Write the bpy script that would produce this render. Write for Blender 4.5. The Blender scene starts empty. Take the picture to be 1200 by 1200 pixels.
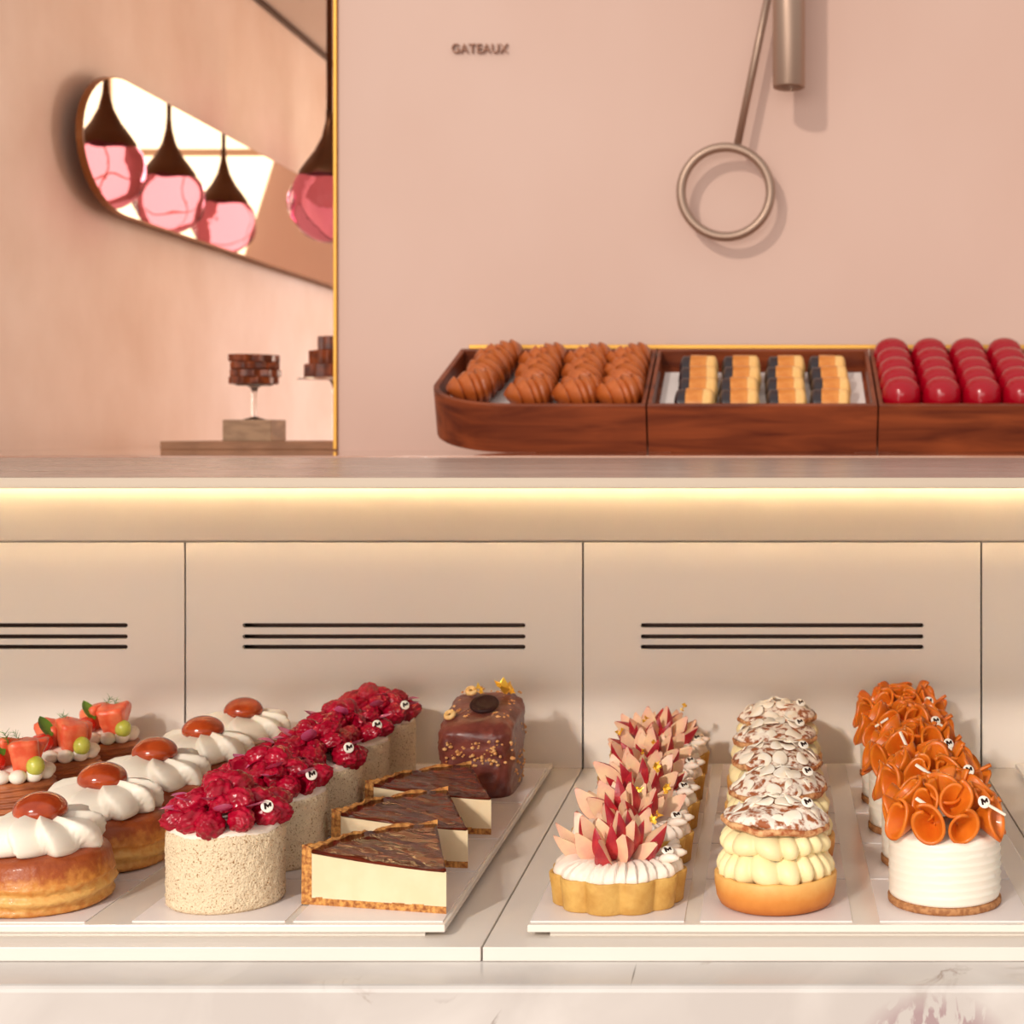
import bpy, bmesh, math, random
from mathutils import Vector, Matrix, noise, Euler
PI = math.pi
F = 1900.0          # focal length in pixels of the 1200 px frame
H = 1.25            # eye height
CX, CY = 905.0, 507.0
COL = bpy.context.scene.collection
def X(px, Y): return (px - CX) / F * Y
def Z(py, Y): return H + (CY - py) / F * Y
def lin(c):
    return tuple(((v/255)/12.92 if v/255 <= .04045 else ((v/255+.055)/1.055)**2.4) for v in c) + (1.0,)

# ------------------------------------------------------------------ materials
def mat(name, c, rough=.5, metal=0, c2=None, scale=40, lo=.4, hi=.6, stretch=(1,1,1), detail=4, bump=0, bscale=200, bdist=.001,
        sss=0, coat=0, trans=0, emit=None, spec=.5, vor=False, ior=1.45, distort=0):
    m = bpy.data.materials.new(name); m.use_nodes = True
    nt = m.node_tree; N = nt.nodes; L = nt.links
    b = N['Principled BSDF']
    b.inputs['Base Color'].default_value = lin(c)
    b.inputs['Roughness'].default_value = rough
    b.inputs['Metallic'].default_value = metal
    b.inputs['Specular IOR Level'].default_value = spec
    b.inputs['IOR'].default_value = ior
    if coat: b.inputs['Coat Weight'].default_value = coat; b.inputs['Coat Roughness'].default_value = .08
    if trans: b.inputs['Transmission Weight'].default_value = trans
    if sss:
        b.inputs['Subsurface Weight'].default_value = sss
        b.inputs['Subsurface Radius'].default_value = (.004, .002, .0015)
        b.inputs['Subsurface Scale'].default_value = 1.0
    if emit:
        b.inputs['Emission Color'].default_value = lin(emit[0]); b.inputs['Emission Strength'].default_value = emit[1]
    tc = N.new('ShaderNodeTexCoord'); mp = N.new('ShaderNodeMapping'); mp.inputs['Scale'].default_value = stretch
    L.new(tc.outputs['Object'], mp.inputs['Vector'])
    if c2 is not None:
        if vor:
            n = N.new('ShaderNodeTexVoronoi'); n.inputs['Scale'].default_value = scale; out = n.outputs['Distance']
        else:
            n = N.new('ShaderNodeTexNoise'); n.inputs['Scale'].default_value = scale; n.inputs['Detail'].default_value = detail
            n.inputs['Distortion'].default_value = distort; out = n.outputs['Fac']
        L.new(mp.outputs[0], n.inputs['Vector'])
        r = N.new('ShaderNodeValToRGB')
        r.color_ramp.elements[0].position = lo; r.color_ramp.elements[0].color = lin(c)
        r.color_ramp.elements[1].position = hi; r.color_ramp.elements[1].color = lin(c2)
        L.new(out, r.inputs['Fac']); L.new(r.outputs['Color'], b.inputs['Base Color'])
    if bump:
        n = N.new('ShaderNodeTexNoise'); n.inputs['Scale'].default_value = bscale; n.inputs['Detail'].default_value = 3
        L.new(mp.outputs[0], n.inputs['Vector'])
        bp = N.new('ShaderNodeBump'); bp.inputs['Strength'].default_value = bump; bp.inputs['Distance'].default_value = bdist
        L.new(n.outputs['Fac'], bp.inputs['Height']); L.new(bp.outputs[0], b.inputs['Normal'])
    return m

def zmat(name, stops, axis='Z', rough=.5, nscale=200, namt=.25, bump=.3, coat=0, spec=.4, zr=(0, .03)):
    """baked colour that changes along the object's own height, broken up by noise"""
    m = bpy.data.materials.new(name); m.use_nodes = True
    nt = m.node_tree; N = nt.nodes; L = nt.links; b = N['Principled BSDF']
    b.inputs['Roughness'].default_value = rough; b.inputs['Specular IOR Level'].default_value = spec
    if coat: b.inputs['Coat Weight'].default_value = coat; b.inputs['Coat Roughness'].default_value = .12
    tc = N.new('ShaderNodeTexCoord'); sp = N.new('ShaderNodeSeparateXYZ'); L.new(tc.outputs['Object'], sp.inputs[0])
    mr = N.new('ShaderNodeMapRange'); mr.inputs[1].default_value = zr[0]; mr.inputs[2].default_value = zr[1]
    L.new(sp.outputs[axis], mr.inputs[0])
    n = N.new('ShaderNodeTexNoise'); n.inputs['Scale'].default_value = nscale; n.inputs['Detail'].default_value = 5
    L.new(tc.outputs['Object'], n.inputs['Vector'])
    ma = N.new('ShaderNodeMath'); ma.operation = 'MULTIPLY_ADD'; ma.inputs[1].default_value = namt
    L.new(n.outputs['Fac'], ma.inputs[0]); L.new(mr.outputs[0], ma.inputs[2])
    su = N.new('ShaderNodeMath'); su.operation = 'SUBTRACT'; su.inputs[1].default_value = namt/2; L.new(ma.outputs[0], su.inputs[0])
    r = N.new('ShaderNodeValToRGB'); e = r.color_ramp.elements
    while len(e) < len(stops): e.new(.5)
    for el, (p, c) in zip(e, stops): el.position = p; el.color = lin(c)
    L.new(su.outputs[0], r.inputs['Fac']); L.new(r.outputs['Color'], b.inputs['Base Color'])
    if bump:
        bp = N.new('ShaderNodeBump'); bp.inputs['Strength'].default_value = bump; bp.inputs['Distance'].default_value = .001
        L.new(n.outputs['Fac'], bp.inputs['Height']); L.new(bp.outputs[0], b.inputs['Normal'])
    return m

def marble_mat(name):
    m = bpy.data.materials.new(name); m.use_nodes = True
    nt = m.node_tree; N = nt.nodes; L = nt.links; b = N['Principled BSDF']
    b.inputs['Roughness'].default_value = .22
    tc = N.new('ShaderNodeTexCoord')
    n1 = N.new('ShaderNodeTexNoise'); n1.inputs['Scale'].default_value = 7; n1.inputs['Detail'].default_value = 6; n1.inputs['Distortion'].default_value = .8
    L.new(tc.outputs['Object'], n1.inputs['Vector'])
    r1 = N.new('ShaderNodeValToRGB'); r1.color_ramp.elements[0].position = .4; r1.color_ramp.elements[0].color = lin((196,190,186))
    r1.color_ramp.elements[1].position = .62; r1.color_ramp.elements[1].color = lin((214,209,205))
    L.new(n1.outputs['Fac'], r1.inputs['Fac'])
    def vein(scale, width, seed):
        mp = N.new('ShaderNodeMapping'); mp.inputs['Location'].default_value = (seed, seed*2, 0); L.new(tc.outputs['Object'], mp.inputs['Vector'])
        n = N.new('ShaderNodeTexNoise'); n.inputs['Scale'].default_value = scale; n.inputs['Detail'].default_value = 5; n.inputs['Distortion'].default_value = 1.2
        L.new(mp.outputs[0], n.inputs['Vector'])
        s = N.new('ShaderNodeMath'); s.operation = 'SUBTRACT'; s.inputs[1].default_value = .5; L.new(n.outputs['Fac'], s.inputs[0])
        a = N.new('ShaderNodeMath'); a.operation = 'ABSOLUTE'; L.new(s.outputs[0], a.inputs[0])
        r = N.new('ShaderNodeMapRange'); r.inputs[1].default_value = 0; r.inputs[2].default_value = width; r.inputs[3].default_value = 1; r.inputs[4].default_value = 0
        L.new(a.outputs[0], r.inputs[0]); return r.outputs[0]
    def mask(scale, seed, lo, hi):
        mp = N.new('ShaderNodeMapping'); mp.inputs['Location'].default_value = (seed, seed, seed); L.new(tc.outputs['Object'], mp.inputs['Vector'])
        n = N.new('ShaderNodeTexNoise'); n.inputs['Scale'].default_value = scale; L.new(mp.outputs[0], n.inputs['Vector'])
        r = N.new('ShaderNodeMapRange'); r.inputs[1].default_value = lo; r.inputs[2].default_value = hi; L.new(n.outputs['Fac'], r.inputs[0]); return r.outputs[0]
    def mul(a, b_):
        k = N.new('ShaderNodeMath'); k.operation = 'MULTIPLY'; L.new(a, k.inputs[0]); L.new(b_, k.inputs[1]); return k.outputs[0]
    def mix(fac, ca, colr):
        k = N.new('ShaderNodeMix'); k.data_type = 'RGBA'; L.new(fac, k.inputs[0]); L.new(ca, k.inputs[6]); k.inputs[7].default_value = lin(colr); return k.outputs[2]
    c = mix(mul(vein(9, .02, 3.1), mask(14, 7, .58, .72)), r1.outputs['Color'], (150,132,122))
    c = mix(mul(vein(16, .012, 9.7), mask(10, 2, .61, .69)), c, (110,92,80))
    # the one big mauve patch low on the right of the front face
    mp = N.new('ShaderNodeMapping'); mp.inputs['Location'].default_value = (-.098/.045, 0, .366/.028); mp.inputs['Scale'].default_value = (1/.045, 0, 1/.028)
    L.new(tc.outputs['Object'], mp.inputs['Vector'])
    g = N.new('ShaderNodeTexGradient'); g.gradient_type = 'SPHERICAL'; L.new(mp.outputs[0], g.inputs['Vector'])
    gm = N.new('ShaderNodeMapRange'); gm.inputs[1].default_value = .0; gm.inputs[2].default_value = .45; L.new(g.outputs['Fac'], gm.inputs[0])
    mp2 = N.new('ShaderNodeMapping'); mp2.inputs['Rotation'].default_value = (0, .6, 0); mp2.inputs['Scale'].default_value = (1.6, 1, .8); L.new(tc.outputs['Object'], mp2.inputs['Vector'])
    n2 = N.new('ShaderNodeTexNoise'); n2.inputs['Scale'].default_value = 55; n2.inputs['Detail'].default_value = 4; n2.inputs['Distortion'].default_value = 1.2; L.new(mp2.outputs[0], n2.inputs['Vector'])
    r2 = N.new('ShaderNodeMapRange'); r2.inputs[1].default_value = .44; r2.inputs[2].default_value = .50; L.new(n2.outputs['Fac'], r2.inputs[0])
    c = mix(mul(gm.outputs[0], r2.outputs[0]), c, (168,146,148))
    # short dark hairline across the ledge
    mp3 = N.new('ShaderNodeMapping'); mp3.inputs['Location'].default_value = (.0858/.0008, -.022/.022, 0); mp3.inputs['Scale'].default_value = (1/.0008, 1/.022, 0)
    L.new(tc.outputs['Object'], mp3.inputs['Vector'])
    g3 = N.new('ShaderNodeTexGradient'); g3.gradient_type = 'SPHERICAL'; L.new(mp3.outputs[0], g3.inputs['Vector'])
    c = mix(g3.outputs['Fac'], c, (60,48,44))
    L.new(c, b.inputs['Base Color'])
    return m

M = {}
def setup_mats():
    M['pink'] = mat('pink_plaster', (214,179,164), .42, c2=(218,185,171), scale=3, lo=.35, hi=.65, bump=.05, bscale=30, stretch=(1,1,.6))
    M['pink_side'] = mat('pink_side_plaster', (224,196,178), .5, c2=(236,213,199), scale=5, lo=.3, hi=.7, bump=.05, bscale=20)
    M['ceil'] = mat('ceiling_paint', (240,232,224), .8)
    M['floor'] = mat('terrazzo', (190,160,145), .4, c2=(215,190,175), scale=60)
    M['brass'] = mat('brass', (206,156,78), .42, 1)
    M['bronze'] = mat('dark_bronze', (92,60,40), .35, .9)
    M['bronze_rim'] = mat('rim_bronze', (150,100,62), .35, .8)
    M['taupe'] = mat('taupe_metal', (172,146,130), .42, .75)
    M['mirror'] = mat('mirror_glass', (235,225,215), .015, 1)
    M['window'] = mat('daylight_window', (255,245,225), .5, emit=((255,240,208), 2.0))
    M['window_frame'] = mat('window_frame', (225,190,160), .5)
    M['pglass'] = mat('pink_glass', (236,150,184), .05, trans=.97, ior=1.12)
    M['stone'] = mat('grey_counter', (150,136,126), .25, c2=(164,148,138), scale=9, spec=.3)
    M['ledge'] = mat('pink_ledge', (190,140,116), .01, spec=1)
    M['cream_panel'] = mat('cream_lacquer', (230,220,210), .32, c2=(232,222,212), scale=3)
    M['deck'] = mat('deck_lacquer', (226,217,208), .35)
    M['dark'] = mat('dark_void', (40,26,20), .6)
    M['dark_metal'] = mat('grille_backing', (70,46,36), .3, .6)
    M['led'] = mat('led_strip', (255,235,170), .5, emit=((255,222,160), 150))
    M['marble'] = marble_mat('white_marble')
    M['tray'] = mat('white_acrylic', (230,222,212), .18, coat=.3)
    M['card'] = mat('white_card', (230,221,219), .35)
    M['paper'] = mat('white_paper', (236,226,222), .5)
    M['walnut'] = mat('walnut', (88,32,12), .42, c2=(146,70,34), scale=9, lo=.3, hi=.72, stretch=(.7,3,6), detail=8, bump=.05, bscale=80, distort=.7)
    M['shelfwood'] = mat('shelf_wood', (140,98,68), .5, c2=(158,112,80), scale=20, stretch=(1,5,5))
    M['travertine'] = mat('travertine', (150,118,92), .6, c2=(172,138,108), scale=30, stretch=(1,1,3))
    M['clear'] = mat('clear_glass', (250,250,250), .02, trans=1.0)
    # pastry
    M['crumb'] = mat('crumb_coat', (160,118,74), .75, c2=(234,212,178), scale=800, lo=.33, hi=.43, bump=1, bscale=700, bdist=.0016, sss=.05)
    M['cream'] = mat('whipped_cream', (242,232,216), .42, sss=.15)
    M['pinkcream'] = mat('blush_cream', (244,226,210), .42, sss=.15)
    M['ycream'] = mat('custard_cream', (243,224,172), .42, sss=.15)
    M['berry'] = mat('raspberry', (140,4,30), .24, c2=(180,12,48), scale=110, lo=.35, hi=.65, spec=.45)
    M['petal'] = mat('magenta_petal', (186,40,96), .35, c2=(216,100,146), scale=120, sss=.1, trans=.15)
    M['token'] = mat('white_token', (250,242,228), .4)
    M['choc_mark'] = mat('dark_chocolate', (44,20,18), .6, spec=.2)
    M['gold'] = mat('gold_leaf', (250,208,84), .38, .75)
    M['short'] = mat('shortcrust', (190,140,66), .62, c2=(216,172,94), scale=90, lo=.3, hi=.7, bump=.35, bscale=420)
    M['skin'] = mat('red_fruit_skin', (150,14,36), .35, c2=(204,50,52), scale=90, lo=.35, hi=.75, coat=.3)
    M['flesh'] = mat('pale_fruit_flesh', (224,160,146), .4, c2=(238,202,162), scale=60, lo=.3, hi=.7, sss=.1)
    M['brioche'] = zmat('brioche_crust', [(0,(186,104,38)),(.5,(214,138,60)),(1,(232,180,104))], rough=.5, nscale=120, namt=.35, zr=(0,.022))
    M['lid'] = mat('sugared_puff', (158,86,46), .6, c2=(246,232,216), scale=170, lo=.41, hi=.55, bump=.6, bscale=300)
    M['lid_dark'] = mat('baked_puff_edge', (168,92,48), .6, c2=(226,176,124), scale=150, bump=.5, bscale=300)
    M['almond'] = mat('almond_flake', (248,234,212), .5, c2=(252,243,228), scale=100)
    M['mango'] = mat('orange_fruit', (202,92,14), .36, c2=(222,124,30), scale=60, lo=.3, hi=.7, coat=.1, sss=.3)
    M['biscuit'] = mat('biscuit_base', (150,96,56), .7, c2=(186,132,84), scale=300, bump=.5, bscale=400)
    M['puff'] = zmat('puff_pastry', [(0,(190,120,50)),(.28,(222,172,96)),(.5,(205,132,56)),(.72,(160,76,28)),(1,(138,58,22))], rough=.42, nscale=170, namt=.55, bump=.9, coat=.1, zr=(0,.04))
    M['amber'] = mat('amber_glaze', (150,52,16), .16, c2=(176,70,26), scale=60, coat=.35, sss=.1)
    M['filling'] = mat('cheesecake_filling', (228,204,166), .5, c2=(232,210,174), scale=50, sss=.12)
    M['graham'] = mat('crumb_crust', (142,80,36), .75, c2=(220,158,84), scale=300, lo=.35, hi=.65, bump=.9, bscale=380, bdist=.0015)
    M['caramel'] = mat('caramel_glaze', (70,18,8), .1, c2=(112,40,16), scale=40, lo=.35, hi=.7, spec=.16, bump=.5, bscale=55, bdist=.002, stretch=(.6,2.2,1))
    M['milkchoc'] = mat('chocolate_coating', (96,42,36), .4, c2=(118,56,46), scale=80, coat=.25, bump=.6, bscale=140, bdist=.0015)
    M['nut'] = mat('chopped_nut', (196,132,74), .6, c2=(226,176,116), scale=200)
    M['eclair_dark'] = mat('black_choux', (40,28,34), .4, coat=.3)
    M['eclair_glaze'] = mat('caramel_icing', (206,124,48), .3, c2=(220,142,64), scale=70, coat=.3)
    M['eclair_dough'] = mat('pale_dough', (234,182,110), .5, c2=(240,194,126), scale=80)
    M['redglaze'] = mat('red_mirror_glaze', (158,2,26), .22, coat=.25, spec=.4)
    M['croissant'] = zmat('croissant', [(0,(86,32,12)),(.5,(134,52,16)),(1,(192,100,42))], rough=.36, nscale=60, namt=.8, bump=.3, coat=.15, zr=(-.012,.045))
    M['salmon'] = mat('orange_pink_cube', (232,92,58), .3, c2=(240,124,84), scale=120, coat=.3, sss=.15)
    M['tomato'] = mat('red_fruit', (206,40,26), .2, coat=.5)
    M['leaf'] = mat('green_leaf', (70,120,36), .45, c2=(96,146,48), scale=100)
    M['grape'] = mat('green_grape', (178,182,60), .2, c2=(196,196,84), scale=100, coat=.4, sss=.15)
    M['choux'] = mat('layered_pastry', (142,76,44), .5, c2=(176,102,58), scale=60, bump=.5, bscale=200, stretch=(1,1,4))
    M['stackcake'] = mat('brown_layer_cake', (84,34,16), .4, c2=(140,66,28), scale=50, lo=.4, hi=.65, coat=.2)
    M['letters'] = mat('rose_metal_letters', (146,104,86), .45, .4)

# ------------------------------------------------------------------ mesh helpers
def mesh(name, verts, faces, mats, smooth=True, idx=None):
    me = bpy.data.meshes.new(name); me.from_pydata([tuple(v) for v in verts], [], faces); me.update()
    for m in (mats if isinstance(mats, (list, tuple)) else [mats]): me.materials.append(m)
    if idx: me.polygons.foreach_set('material_index', idx)
    if smooth: me.polygons.foreach_set('use_smooth', [True]*len(me.polygons))
    return me
def bm_mesh(name, bm, mats, smooth=True):
    me = bpy.data.meshes.new(name); bm.to_mesh(me); bm.free()
    for m in (mats if isinstance(mats, (list, tuple)) else [mats]): me.materials.append(m)
    if smooth: me.polygons.foreach_set('use_smooth', [True]*len(me.polygons))
    return me
def box_mesh(name, x0, x1, y0, y1, z0, z1, m, bevel=0, seg=2):
    bm = bmesh.new(); bmesh.ops.create_cube(bm, size=1)
    for v in bm.verts:
        v.co = Vector(((x0+x1)/2 + v.co.x*(x1-x0), (y0+y1)/2 + v.co.y*(y1-y0), (z0+z1)/2 + v.co.z*(z1-z0)))
    if bevel: bmesh.ops.bevel(bm, geom=bm.edges[:], offset=bevel, segments=seg, affect='EDGES', profile=.5)
    return bm_mesh(name, bm, m, smooth=False)
def lathe(name, prof, n, m, f=None, smooth=True):
    vs, fs, rows = [], [], []
    for k, (r, z) in enumerate(prof):
        if r < 1e-7: rows.append([len(vs)]); vs.append((0, 0, z)); continue
        row = []
        for i in range(n):
            a = 2*PI*i/n
            rr, zz = (f(a, k, r, z) if f else (r, z))
            row.append(len(vs)); vs.append((rr*math.cos(a), rr*math.sin(a), zz))
        rows.append(row)
    for A, B in zip(rows, rows[1:]):
        for i in range(n):
            j = (i+1) % n
            if len(A) == 1 and len(B) == 1: continue
            if len(A) == 1: fs.append((A[0], B[j], B[i]))
            elif len(B) == 1: fs.append((A[i], A[j], B[0]))
            else: fs.append((A[i], A[j], B[j], B[i]))
    return mesh(name, vs, fs, m, smooth)
def dome(r, z0, h, k=8, p=1.0):
    return [(r*math.cos(PI/2*i/k)**p if i < k else 0, z0 + h*math.sin(PI/2*i/k)) for i in range(k+1)]
def tube(name, pts, rad, m, n=10, cap=True):
    pts = [Vector(p) for p in pts]; vs, fs = [], []
    up = Vector((0,0,1))
    for k, p in enumerate(pts):
        t = (pts[min(k+1, len(pts)-1)] - pts[max(k-1, 0)]).normalized()
        u = t.cross(up) if abs(t.dot(up)) < .95 else t.cross(Vector((1,0,0)))
        u.normalize(); w = t.cross(u)
        r = rad(k/(len(pts)-1)) if callable(rad) else rad
        for i in range(n):
            a = 2*PI*i/n; vs.append(p + u*r*math.cos(a) + w*r*math.sin(a))
    for k in range(len(pts)-1):
        for i in range(n):
            j = (i+1) % n; fs.append((k*n+i, k*n+j, (k+1)*n+j, (k+1)*n+i))
    if cap: fs.append(tuple(range(n-1, -1, -1))); fs.append(tuple(range((len(pts)-1)*n, len(pts)*n)))
    return mesh(name, vs, fs, m)
def ico(name, sub, m, f):
    bm = bmesh.new(); bmesh.ops.create_icosphere(bm, subdivisions=sub, radius=1)
    for v in bm.verts: v.co = f(v.co.normalized())
    return bm_mesh(name, bm, m)
def prism(name, poly, z0, z1, m, smooth=False, bevel=0):
    bm = bmesh.new(); vs = [bm.verts.new((x, y, z0)) for x, y in poly]; fc = bm.faces.new(vs)
    r = bmesh.ops.extrude_face_region(bm, geom=[fc])
    for v in r['geom']:
        if isinstance(v, bmesh.types.BMVert): v.co.z = z1
    bmesh.ops.recalc_face_normals(bm, faces=bm.faces[:])
    if bevel: bmesh.ops.bevel(bm, geom=bm.edges[:], offset=bevel, segments=2, affect='EDGES', profile=.5)
    return bm_mesh(name, bm, m, smooth)

# ------------------------------------------------------------------ objects
def thing(name, label, cat, loc, group=None, rz=0, me=None):
    o = bpy.data.objects.new(name, me); COL.objects.link(o)
    o.location = loc; o.rotation_euler = (0, 0, rz); o['label'] = label; o['category'] = cat
    if group: o['group'] = group
    return o
def part(name, me, parent, loc=(0,0,0), rot=(0,0,0), sc=1, label=None, mx=None):
    o = bpy.data.objects.new(name, me); COL.objects.link(o); o.parent = parent
    if mx is not None: o.matrix_local = mx
    else:
        o.location = loc; o.rotation_euler = rot; o.scale = (sc, sc, sc) if not isinstance(sc, (tuple, list)) else sc
    if label: o['label'] = label
    return o
def struct(name, me, label=None):
    o = bpy.data.objects.new(name, me); COL.objects.link(o); o['kind'] = 'structure'
    if label: o['label'] = label
    return o
def aim(d, up=(0,0,1)):
    """rotation whose local X looks along d"""
    d = Vector(d).normalized(); y = Vector(up).cross(d)
    if y.length < 1e-4: y = Vector((0,1,0))
    y.normalize(); z = d.cross(y)
    return Matrix((d, y, z)).transposed().to_4x4()

setup_mats()
rnd = random.Random(7)

# ================================================================== THE ROOM
YW = 2.6; XW = -1.3
struct('floor', box_mesh('floor', -3.2, 3.2, -1.2, 7.2, -.05, 0, M['floor']))
struct('wall_back', box_mesh('wall_back', -.697, 2.1, YW, YW+.1, 0, H+2.0, M['pink'], .001))
struct('wall_left', box_mesh('wall_left', XW-.1, XW, YW-.05, 7.1, 0, H+2.0, M['pink_side']))
struct('wall_right', box_mesh('wall_right', 2.0, 2.1, YW+.1, 7.1, 0, H+2.0, M['ceil']))
wx0, wx1, wz0, wz1 = -.40, .80, H+.55, H+1.72
struct('wall_far', box_mesh('wall_far', XW, 2.0, 7.0, 7.1, 0, H+2.0, M['pink']))
wpoly = [(-.165, wz0), (.80, wz0), (.80, wz1), (-.53, wz1)]
w = struct('window_1', mesh('window_1', [(x, y, z) for y in (6.985, 6.999) for x, z in wpoly], [(0,1,2,3), (7,6,5,4), (0,4,5,1), (1,5,6,2), (2,6,7,3), (3,7,4,0)], M['window'], False))
part('window_frame', box_mesh('window_frame', -.345, .80, 6.965, 6.985, H+1.19, H+1.22, M['window_frame'], .004), w)
part('window_frame', box_mesh('window_frame', .33, .36, 6.965, 6.985, wz0, wz1, M['window_frame'], .004), w)
struct('ceiling', box_mesh('ceiling', XW-.1, 2.1, YW, 7.1, H+2.0, H+2.1, M['ceil']))
struct('trim_1', box_mesh('trim_1', XW, XW+.33, YW, 7.0, H+1.095, H+1.2, M['ceil']), 'pale ceiling soffit along the side wall')
struct('trim_2', box_mesh('trim_2', XW, XW+.012, YW, 7.0, H+1.083, H+1.095, M['dark_metal']), 'dark strip standing in for the shadow gap under the soffit')  # solid dark strip put in for the shade line under the soffit
t = struct('trim_3', box_mesh('trim_3', -.7028, -.697, YW-.006, YW+.1, H-.027, H+2.0, M['brass'], .001), 'brass edge of the pink wall')

# raised letters on the wall
cu = bpy.data.curves.new('wall_sign', 'FONT'); cu.body = 'GATEAUX'; cu.size = .021; cu.extrude = .003; cu.space_character = 1.06
tmp = bpy.data.objects.new('tmp_sign', cu); COL.objects.link(tmp)
bpy.context.view_layer.update()
me = bpy.data.meshes.new_from_object(tmp.evaluated_get(bpy.context.evaluated_depsgraph_get())); bpy.data.objects.remove(tmp)
me.materials.clear(); me.materials.append(M['letters'])
xs = [v.co.x for v in me.vertices]; wdt = max(xs)-min(xs); want = (596-530)/F*YW
for v in me.vertices: v.co.x = (v.co.x-min(xs)) * want/wdt; v.co.y *= 1.0
sg = thing('wall_sign', 'small raised rose-metal letters reading GATEAUX on the pink wall', 'sign', (X(530, YW), YW-.003, Z(62.5, YW)), me=me)
sg.rotation_euler = (PI/2, 0, 0)

# ring on a rod, and cylinder lamp
Yr = YW-.045
rc = Vector((X(850.5, Yr), Yr, Z(225, Yr))); Ro = 52.5/F*Yr; tr = 5.6/F*Yr
rg = thing('wall_ring', 'large taupe metal ring hanging from a slanted thin rod on the pink wall', 'wall ornament', rc)
vs, fs = [], []
for i in range(72):
    a = 2*PI*i/72
    for j in range(14):
        b = 2*PI*j/14; q = Ro + tr*math.cos(b); vs.append((q*math.cos(a), tr*math.sin(b), q*math.sin(a))); fs.append((i*14+j, ((i+1) % 72)*14+j, ((i+1) % 72)*14+(j+1) % 14, i*14+(j+1) % 14))
part('ring', mesh('ring', vs, fs, M['taupe']), rg)
p0 = Vector((X(864.5, Yr), Yr, Z(168, Yr))) - rc; p1 = Vector((X(914, Yr), Yr, Z(-70, Yr))) - rc
part('rod', tube('rod', [p0, p1], 4.6/F*Yr, M['taupe'], 12), rg)
part('wall_bracket', tube('wall_bracket', [p1, p1+Vector((0, .045, 0))], .008, M['taupe'], 12), rg)
Yl = YW-.085; rl = 19/F*Yl
lm = thing('cylinder_lamp', 'upright taupe metal tube lamp on the pink wall beside the hanging ring', 'lamp', (X(924.5, Yl), Yl, Z(103, Yl)))
hz = .34
part('lamp_tube', lathe('lamp_tube', [(rl*.86, .03), (rl*.88, .001), (rl*.94, -.0005), (rl, .002), (rl, hz), (rl*.9, hz+.002), (0, hz+.002)], 40, M['taupe']), lm)
part('lamp_diffuser', lathe('lamp_diffuser', [(0, .012), (rl*.87, .012)], 30, mat('frosted_pink_lens', (222,170,150), .5)), lm)
part('wall_bracket', tube('wall_bracket', [(0, 0, .22), (0, .085, .22)], .012, M['taupe'], 14), lm)

# pill-shaped wall mirror on the side wall
zc = H+.553; hh = .1325; yl, yr = 2.955, 5.4
poly = []
for i in range(25):
    a = PI/2 + PI*i/24; poly.append((yl+.2+.2*math.cos(a), zc+hh*math.sin(a)))
for i in range(25):
    a = -PI/2 + PI*i/24; poly.append((yr-hh+hh*math.cos(a), zc+hh*math.sin(a)))
def yz_prism(name, poly, x0, x1, m, bevel=0):
    me = prism(name, poly, x0, x1, m, bevel=bevel)
    for v in me.vertices: v.co = Vector((v.co.z, v.co.x, v.co.y))
    me.update(); return me
pm = thing('wall_mirror', 'long pill-shaped mirror in a bronze rim on the side wall, reflecting windows and lamps', 'mirror', (0,0,0))
part('mirror_rim', yz_prism('mirror_rim', poly, XW+.03, XW+.0425, M['bronze_rim']), pm)
sc = .985
poly2 = [((y-(yl+yr)/2)*(1-.002/1.27)+(yl+yr)/2, (z-zc)*(1-.002/hh)+zc) for y, z in poly]
part('mirror_glass', yz_prism('mirror_glass', poly2, XW+.0425, XW+.0440, M['mirror']), pm)
part('mirror_mount', box_mesh('mirror_mount', XW, XW+.03, yl+.25, yr-.25, zc-.03, zc+.03, M['bronze']), pm)

# pendant lamps
def pendant(x, y, z, s, label):
    o = thing('pendant_lamp', label, 'lamp', (x, y, H+z), 'pink glass pendant lamps'); r = .075*s
    top = H+2.0-(H+z)
    def wob(a, k, rr, zz): return rr*(1+.035*math.cos(7*a+k)*(1 if 2 < k < 14 else .3)), zz
    part('glass_globe', lathe('glass_globe', [(0,-r)] + [(r*math.sin(PI*i/16)*(1 if i < 12 else 1), -r*math.cos(PI*i/16)) for i in range(1, 13)], 40, M['pglass'], wob), o, label='pink glass globe')
    part('lamp_cap', lathe('lamp_cap', [(r*.76, r*.62), (r*.74, r*.74), (r*.6, r*.95), (r*.38, r*1.25), (r*.2, r*1.6), (r*.1, r*2.0), (.007, r*2.3), (0, r*2.3)], 30, M['bronze']), o)
    part('lamp_rod', tube('lamp_rod', [(0,0,r*2.2), (0,0,top)], .0065, M['bronze'], 10), o)
pendant(-.9200, 3.37, .478, 1.12, 'pink glass pendant lamp cut off by the brass edge of the wall')
for (y, x, lb) in ((4.0, -.868, 'pink glass pendant lamp seen leftmost in the pill-shaped mirror'), (4.48, -.845, 'pink glass pendant lamp seen in the middle of the pill-shaped mirror'), (5.0, -.820, 'pink glass pendant lamp seen third from the left in the pill-shaped mirror')):
    pendant(x, y, .645, 1.28, lb)

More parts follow.
